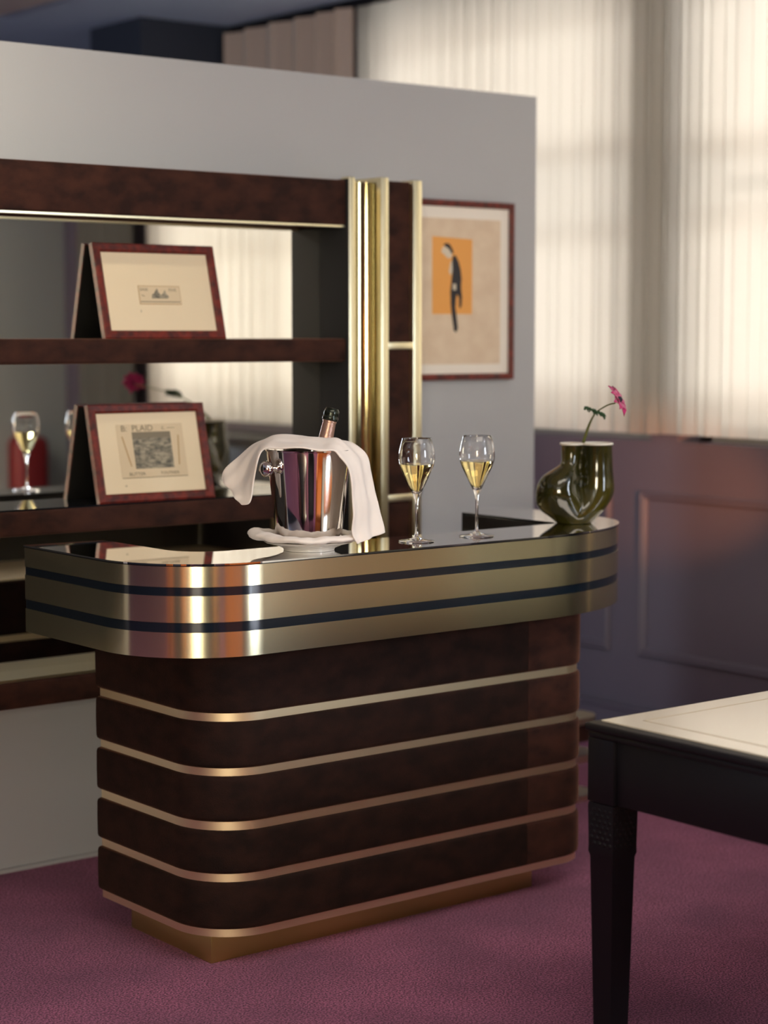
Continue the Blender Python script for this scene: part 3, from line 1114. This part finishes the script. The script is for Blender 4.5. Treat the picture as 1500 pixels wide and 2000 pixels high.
# flower head: two whorls of petals round a dark centre
fc = fp(1206, 782, -.33)
nd = (R3 * .80 + Vector((0, 0, .46)) - Fv * .30).normalized()
e1 = nd.cross(Fv).normalized()
e2 = nd.cross(e1).normalized()
for k in range(10):
    a = 2 * PI * k / 10 + .2
    inner = k % 2
    L_ = .043 * (1 + .08 * rnd.uniform(-1, 1)) * (.9 if inner else 1)
    Wd = .016
    d = e1 * math.cos(a) + e2 * math.sin(a)
    s_ = -e1 * math.sin(a) + e2 * math.cos(a)
    V, F = [], []
    nu, nv = 8, 6
    for i in range(nu + 1):
        u = i / nu
        wu = Wd * math.sin(PI * (.12 + .80 * u) ** .8) * 1.0
        for j in range(nv + 1):
            v_ = j / nv * 2 - 1
            cup = .004 * math.sin(PI * u) + (.003 if inner else 0) + .004 * noise.noise(Vector((u * 3, v_ * 2, k * 3.1))) + .003 * v_ * v_
            ue = u * (1 - .10 * abs(v_)) + (.05 * rnd.uniform(-1, 1) if u > .95 else 0)
            V.append(fc + d * (.004 + L_ * ue) + s_ * (wu * v_) + nd * cup)
    for i in range(nu):
        for j in range(nv):
            q = i * (nv + 1) + j
            F.append((q, q + 1, q + nv + 2, q + nv + 1))
    pt = mesh('petal', V, F, M['petal'], fl, 180)
    md = pt.modifiers.new('t', 'SOLIDIFY')
    md.thickness = .0008
bm = bmesh.new()
bmesh.ops.create_uvsphere(bm, u_segments=16, v_segments=10, radius=.0085)
for v in bm.verts:
    v.co = v.co * (1 + .12 * noise.noise(v.co * 400)) + fc + nd * .006
frombm('centre', bm, M['pollen'], fl, 60)

# ---------------------------------------------------------------- desk at the right front
DX, DY, DZ = 2.930, 2.990, .758
dk = thing('writing_desk', 'black wooden writing desk with cream leather top at the right front', 'desk', (DX, DY, 0))
DW, DD = 2.12, 1.30      # along +x and toward the camera side (-y)
bm = bmesh.new()
add_box(bm, .004, DW - .004, -DD + .004, -.004, DZ - .020, DZ - .002, .006, 3)
frombm('top_board', bm, M['ebony'], dk, 40)
box('leather_panel', (.040, DW - .04, -DD + .04, -.022, DZ - .004, DZ + .0005), M['leather'], dk)
bm = bmesh.new()
i0, i1, j0, j1 = .105, DW - .105, -DD + .105, -.085
z0, z1 = DZ + .0004, DZ + .0010
t_ = .004
add_box(bm, i0, i1, j1 - t_, j1, z0, z1)
add_box(bm, i0, i1, j0, j0 + t_, z0, z1)
add_box(bm, i0, i0 + t_, j0, j1, z0, z1)
add_box(bm, i1 - t_, i1, j0, j1, z0, z1)
frombm('tooled_border', bm, M['tooled'], dk)
bm = bmesh.new()
add_box(bm, .010, DW - .010, -DD + .010, -.010, DZ - .034, DZ - .020, .004, 2)
frombm('top_moulding', bm, M['ebony'], dk, 40)
AZ = DZ - .175
for nm, b in (('side_rail', (.018, .040, -DD + .05, -.05, AZ, DZ - .034)), ('side_rail', (DW - .04, DW - .018, -DD + .05, -.05, AZ, DZ - .034)),
              ('back_rail', (.05, DW - .05, -.040, -.018, AZ, DZ - .034)), ('front_rail', (.05, DW - .05, -DD + .018, -DD + .040, AZ, DZ - .034))):
    box(nm, b, M['ebony'], dk, .002)
for lx in (.010, DW - .090):
    for ly in (-.090, -DD + .010):
        lg = box('leg', (lx, lx + .080, ly, ly + .080, AZ - .002, DZ - .034), M['ebony'], dk, .003)
        bm = bmesh.new()
        # tapered shaft
        cx, cy = lx + .04, ly + .04
        prof = [(.0375, AZ - .004), (.0385, AZ - .012), (.0370, AZ - .10), (.0375, AZ - .115), (.0345, AZ - .125), (.026, .03), (.030, .02), (.028, 0)]
        rg = []
        for h_, z in prof:
            rg.append([bm.verts.new((cx + sx * h_, cy + sy * h_, z)) for sx, sy in ((-1, -1), (1, -1), (1, 1), (-1, 1))])
        for a, b in zip(rg, rg[1:]):
            for i in range(4):
                j = (i + 1) % 4
                bm.faces.new((a[i], a[j], b[j], b[i]))
        bm.faces.new(rg[0])
        bm.faces.new(rg[-1][::-1])
        frombm('tapered_shaft', bm, M['ebony'], lg, 30)
        # carved fish-scale block at the head of the shaft
        bm = bmesh.new()
        for fx, fy, ux, uy in ((-1, 0, 0, 1), (0, -1, 1, 0), (1, 0, 0, 1), (0, 1, 1, 0)):
            for r in range(7):
                for c in range(4):
                    off = (c - 1.5 + (.25 if r % 2 else -.25)) * .016
                    z = AZ - .018 - r * .0125
                    p = Vector((cx + fx * .0375 + ux * off, cy + fy * .0375 + uy * off, z))
                    q = bmesh.ops.create_icosphere(bm, subdivisions=1, radius=.0058)
                    for v in q['verts']:
                        v.co = Vector((v.co.x * (.45 if fx else 1), v.co.y * (.45 if fy else 1), v.co.z)) + p
        o = frombm('carved_scales', bm, M['ebony'], lg, 60)
        o['kind'] = 'stuff'

pf = thing('portfolio', 'added tan leather portfolio lying on the desk out of view, for an orange reflection in the brass bar front', 'folder', (3.78, 2.36, DZ + .001))  # added out of view to give the brass front an orange reflection
box('back_cover', (-.60, .60, -.16, .16, 0, .006), M['tanleather'], pf, .002)
box('papers', (-.585, .59, -.15, .15, .006, .020), M['paper'], pf)
box('front_cover', (-.60, .60, -.16, .16, .020, .026), M['tanleather'], pf, .002)

# ---------------------------------------------------------------- low brass-rimmed side table behind the counter
sd = thing('side_table', 'low side table with rounded brass rims behind the right end of the bar', 'side table', (4.46, 4.76, 0))


def rr_poly(hx, hy, r):
    return arc(hx - r, -hy + r, r, r, 270, 360, 8) + arc(hx - r, hy - r, r, r, 0, 90, 8) + arc(-hx + r, hy - r, r, r, 90, 180, 8) + arc(-hx + r, -hy + r, r, r, 180, 270, 8)


P = rr_poly(.235, .085, .08)
prism('top_rim', P, .268, .290, M['brass_pale'], sd)
prism('velvet_apron', offset_poly(P, -.012), .205, .268, M['velvet_light'], sd)
prism('middle_rim', P, .135, .160, M['brass_pale'], sd)
prism('base_rim', P, 0, .018, M['brass_pale'], sd)
for sx in (-.12, .02):
    for sy in (-.02, .03):
        tube('post', [(sx, sy, .018), (sx, sy, .206)], .007, M['brass_matt'], sd, 12)

# ---------------------------------------------------------------- camera-side furniture, mostly added for reflections in the brass and the mirror
sf = thing('added_tan_sofa', 'added tan leather sofa, out of view, for an orange reflection in the bar front', 'sofa', (3.30, 1.10, 0), -PI / 2)  # unseen sofa added for warm colour in the reflecting brass
box('seat_base', (-.42, .42, -.95, .95, .10, .32), M['tanleather'], sf, .03, 3)
for k in range(2):
    box('seat_cushion', (-.42, .25, -.94 + k * .945, -.005 + k * .945, .32, .46), M['tanleather'], sf, .04, 3)
    box('back_cushion', (.20, .40, -.94 + k * .945, -.005 + k * .945, .44, .80), M['tanleather'], sf, .05, 3)
for k in (-1, 1):
    box('arm', (-.42, .42, k * 1.02 - .08, k * 1.02 + .08, .10, .58), M['tanleather'], sf, .04, 3)
    for q in (-.36, .36):
        tube('leg', [(q, k * .9, 0), (q, k * .9, .11)], .02, M['ebony'], sf, 12)


bq = thing('banquette', 'burgundy high-backed banquette seen only in the shelf mirror', 'sofa', (5.1, -.56, 0))
box('seat', (-.40, .10, -.75, .75, .10, .46), M['burgundy'], bq, .03, 3)
box('backrest', (.02, .22, -.75, .75, .40, 1.03), M['burgundy'], bq, .05, 3)


cd_ = thing('credenza', 'added low dark credenza below the window, darkening the view in the shelf mirror', 'cabinet', (5.30, 2.28, 0))  # added to darken what the mirror shows below the sill
box('carcass', (-.17, .16, -.60, .60, .08, 1.09), M['ebony'], cd_, .004)
box('top', (-.18, .17, -.62, .62, 1.09, 1.12), M['ebony'], cd_, .004)
box('plinth', (-.13, .15, -.55, .55, 0, .08), M['ebony'], cd_)
for k in range(2):
    dr = box('door', (-.190, -.171, -.585 + k * .590, -.005 + k * .590, .11, 1.07), M['ebony'], cd_, .003)
    box('knob', (-.21, -.190, -.06 + k * .1, -.04 + k * .1, .58, .60), M['brass_matt'], dr, .003)


def armchair(p, rz, label, m=None):  # unseen chairs added to darken the reflection in the steel bucket
    m = m or M['ebony_cloth']
    t = thing('armchair', label, 'chair', p, rz)
    box('seat', (-.30, .30, -.30, .30, .26, .44), m, t, .05, 3)
    box('backrest', (-.32, .32, .24, .38, .30, .92), m, t, .06, 3)
    for sx in (-1, 1):
        box('armrest', (sx * .34 - .05, sx * .34 + .05, -.28, .34, .28, .62), m, t, .04, 3)
        for sy in (-.24, .30):
            tube('leg', [(sx * .29, sy, 0), (sx * .27, sy, .28)], [.015, .022], M['ebony'], t, 10)
    return t


armchair((1.45, 1.45, 0), 2.5, 'added dark armchair in front of the camera position, to darken the champagne bucket reflection')
armchair((.85, .30, 0), 2.9, 'added dark armchair left of the camera view, to darken the champagne bucket reflection')


ot = thing('ottoman', 'added cream upholstered ottoman by the window, out of view, to brighten the brass bar front', 'ottoman', (4.90, .95, 0))  # unseen pale block added to lighten the reflection in the brass
box('cushion', (-.30, .30, -.55, .55, .14, .62), M['cream_cloth'], ot, .06, 3)
for sx in (-1, 1):
    for sy in (-1, 1):
        tube('leg', [(sx * .24, sy * .48, 0), (sx * .23, sy * .46, .16)], [.015, .022], M['ebony'], ot, 10)
ct = thing('added_coffee_table', 'added dark wooden coffee table left of the camera, to darken the champagne bucket reflection', 'table', (.10, 2.05, 0))  # unseen table added to hide bright carpet from the bucket
box('tabletop', (-.65, .65, -.50, .50, .41, .45), M['ebony'], ct, .006)
box('lower_shelf', (-.60, .60, -.45, .45, .15, .17), M['ebony'], ct, .004)
for sx in (-1, 1):
    for sy in (-1, 1):
        box('leg', (sx * .60 - .03, sx * .60 + .03, sy * .45 - .03, sy * .45 + .03, 0, .41), M['ebony'], ct, .004)



def lamp(p, label, h=1.5):  # unseen lamps added for orange stripes in the brass corner
    t = thing('added_floor_lamp', label, 'lamp', p)
    lathe('base', [(0, 0), (.14, 0), (.14, .015), (.02, .03), (0, .03)], M['brass_matt'], t, 32)
    tube('pole', [(0, 0, .02), (0, 0, h)], .012, M['brass_matt'], t, 12)
    lathe('shade', [(.20, h - .05), (.15, h + .27)], M['shade_on'], t, 32)
    d = bpy.data.lights.new('bulb', 'POINT')
    d.energy = 12
    d.color = (1.0, .55, .22)
    d.shadow_soft_size = .06
    o = bpy.data.objects.new('bulb', d)
    COL.objects.link(o)
    o.parent = t
    o.location = (0, 0, h + .1)
    return t


lamp((-1.4, -.4, 0), 'added floor lamp with glowing orange shade, left of the camera, for stripes in the bar corner')
lamp((0.7, -1.6, 0), 'added floor lamp with glowing orange shade, behind the camera, for stripes in the bar corner')


def wall_washer(p, target, e, col, angle):  # unseen lamp added to brighten part of a wall
    t = thing('spotlight', 'added small black ceiling spotlight to brighten a wall', 'spotlight', p)
    dirv = (Vector(target) - Vector(p)).normalized()
    bm = tube_bm(bmesh.new(), [Vector((0, 0, 0)), dirv * .12], .035, 16)
    frombm('can', bm, M['ebony'], t, 50)
    tube('bracket', [(0, 0, CZ - p[2] - .002), (0, 0, 0)], .008, M['ebony'], t, 8)
    d = bpy.data.lights.new('beam', 'SPOT')
    d.energy = e
    d.color = col
    d.spot_size = math.radians(angle)
    d.spot_blend = 1.0
    d.shadow_soft_size = .03
    o = bpy.data.objects.new('beam', d)
    COL.objects.link(o)
    o.parent = t
    o.location = dirv * .125
    o.rotation_euler = dirv.to_track_quat('-Z', 'Y').to_euler()
    return t


rl = thing('added_glow_lamp', 'added slim brass spot lamp out of view, throwing an orange pool on the wall panel', 'lamp', (4.75, 3.5, 0))  # lamp added for the orange glow on the panel; its source is unseen
lathe('base', [(0, 0), (.11, 0), (.11, .012), (.015, .022), (0, .022)], M['brass_matt'], rl, 32)
tube('pole', [(0, 0, .02), (0, 0, .98)], .008, M['brass_matt'], rl, 10)
dv = (Vector((5.5, 5.16, 1.03)) - Vector((4.75, 3.5, 1.0))).normalized()
frombm('lamp_head', tube_bm(bmesh.new(), [Vector((0, 0, 1.0)) - dv * .05, Vector((0, 0, 1.0)) + dv * .06], [.03, .05], 16), M['brass_matt'], rl, 50)
d = bpy.data.lights.new('beam', 'SPOT')
d.energy = 100
d.color = (1.0, .33, .10)
d.spot_size = math.radians(26)
d.spot_blend = 1.0
d.shadow_soft_size = .03
o = bpy.data.objects.new('beam', d)
COL.objects.link(o)
o.parent = rl
o.location = Vector((0, 0, 1.0)) + dv * .07
o.rotation_euler = dv.to_track_quat('-Z', 'Y').to_euler()


def ceiling_spot(p, target, e, col, angle, label):
    t = wall_washer(p, target, e, col, angle)
    t['label'] = label


ceiling_spot((1.9, 4.0, 2.95), (2.3, 5.1, 2.2), 42, (1.0, .90, .66), 95, 'added small ceiling spotlight brightening the upper left of the partition')
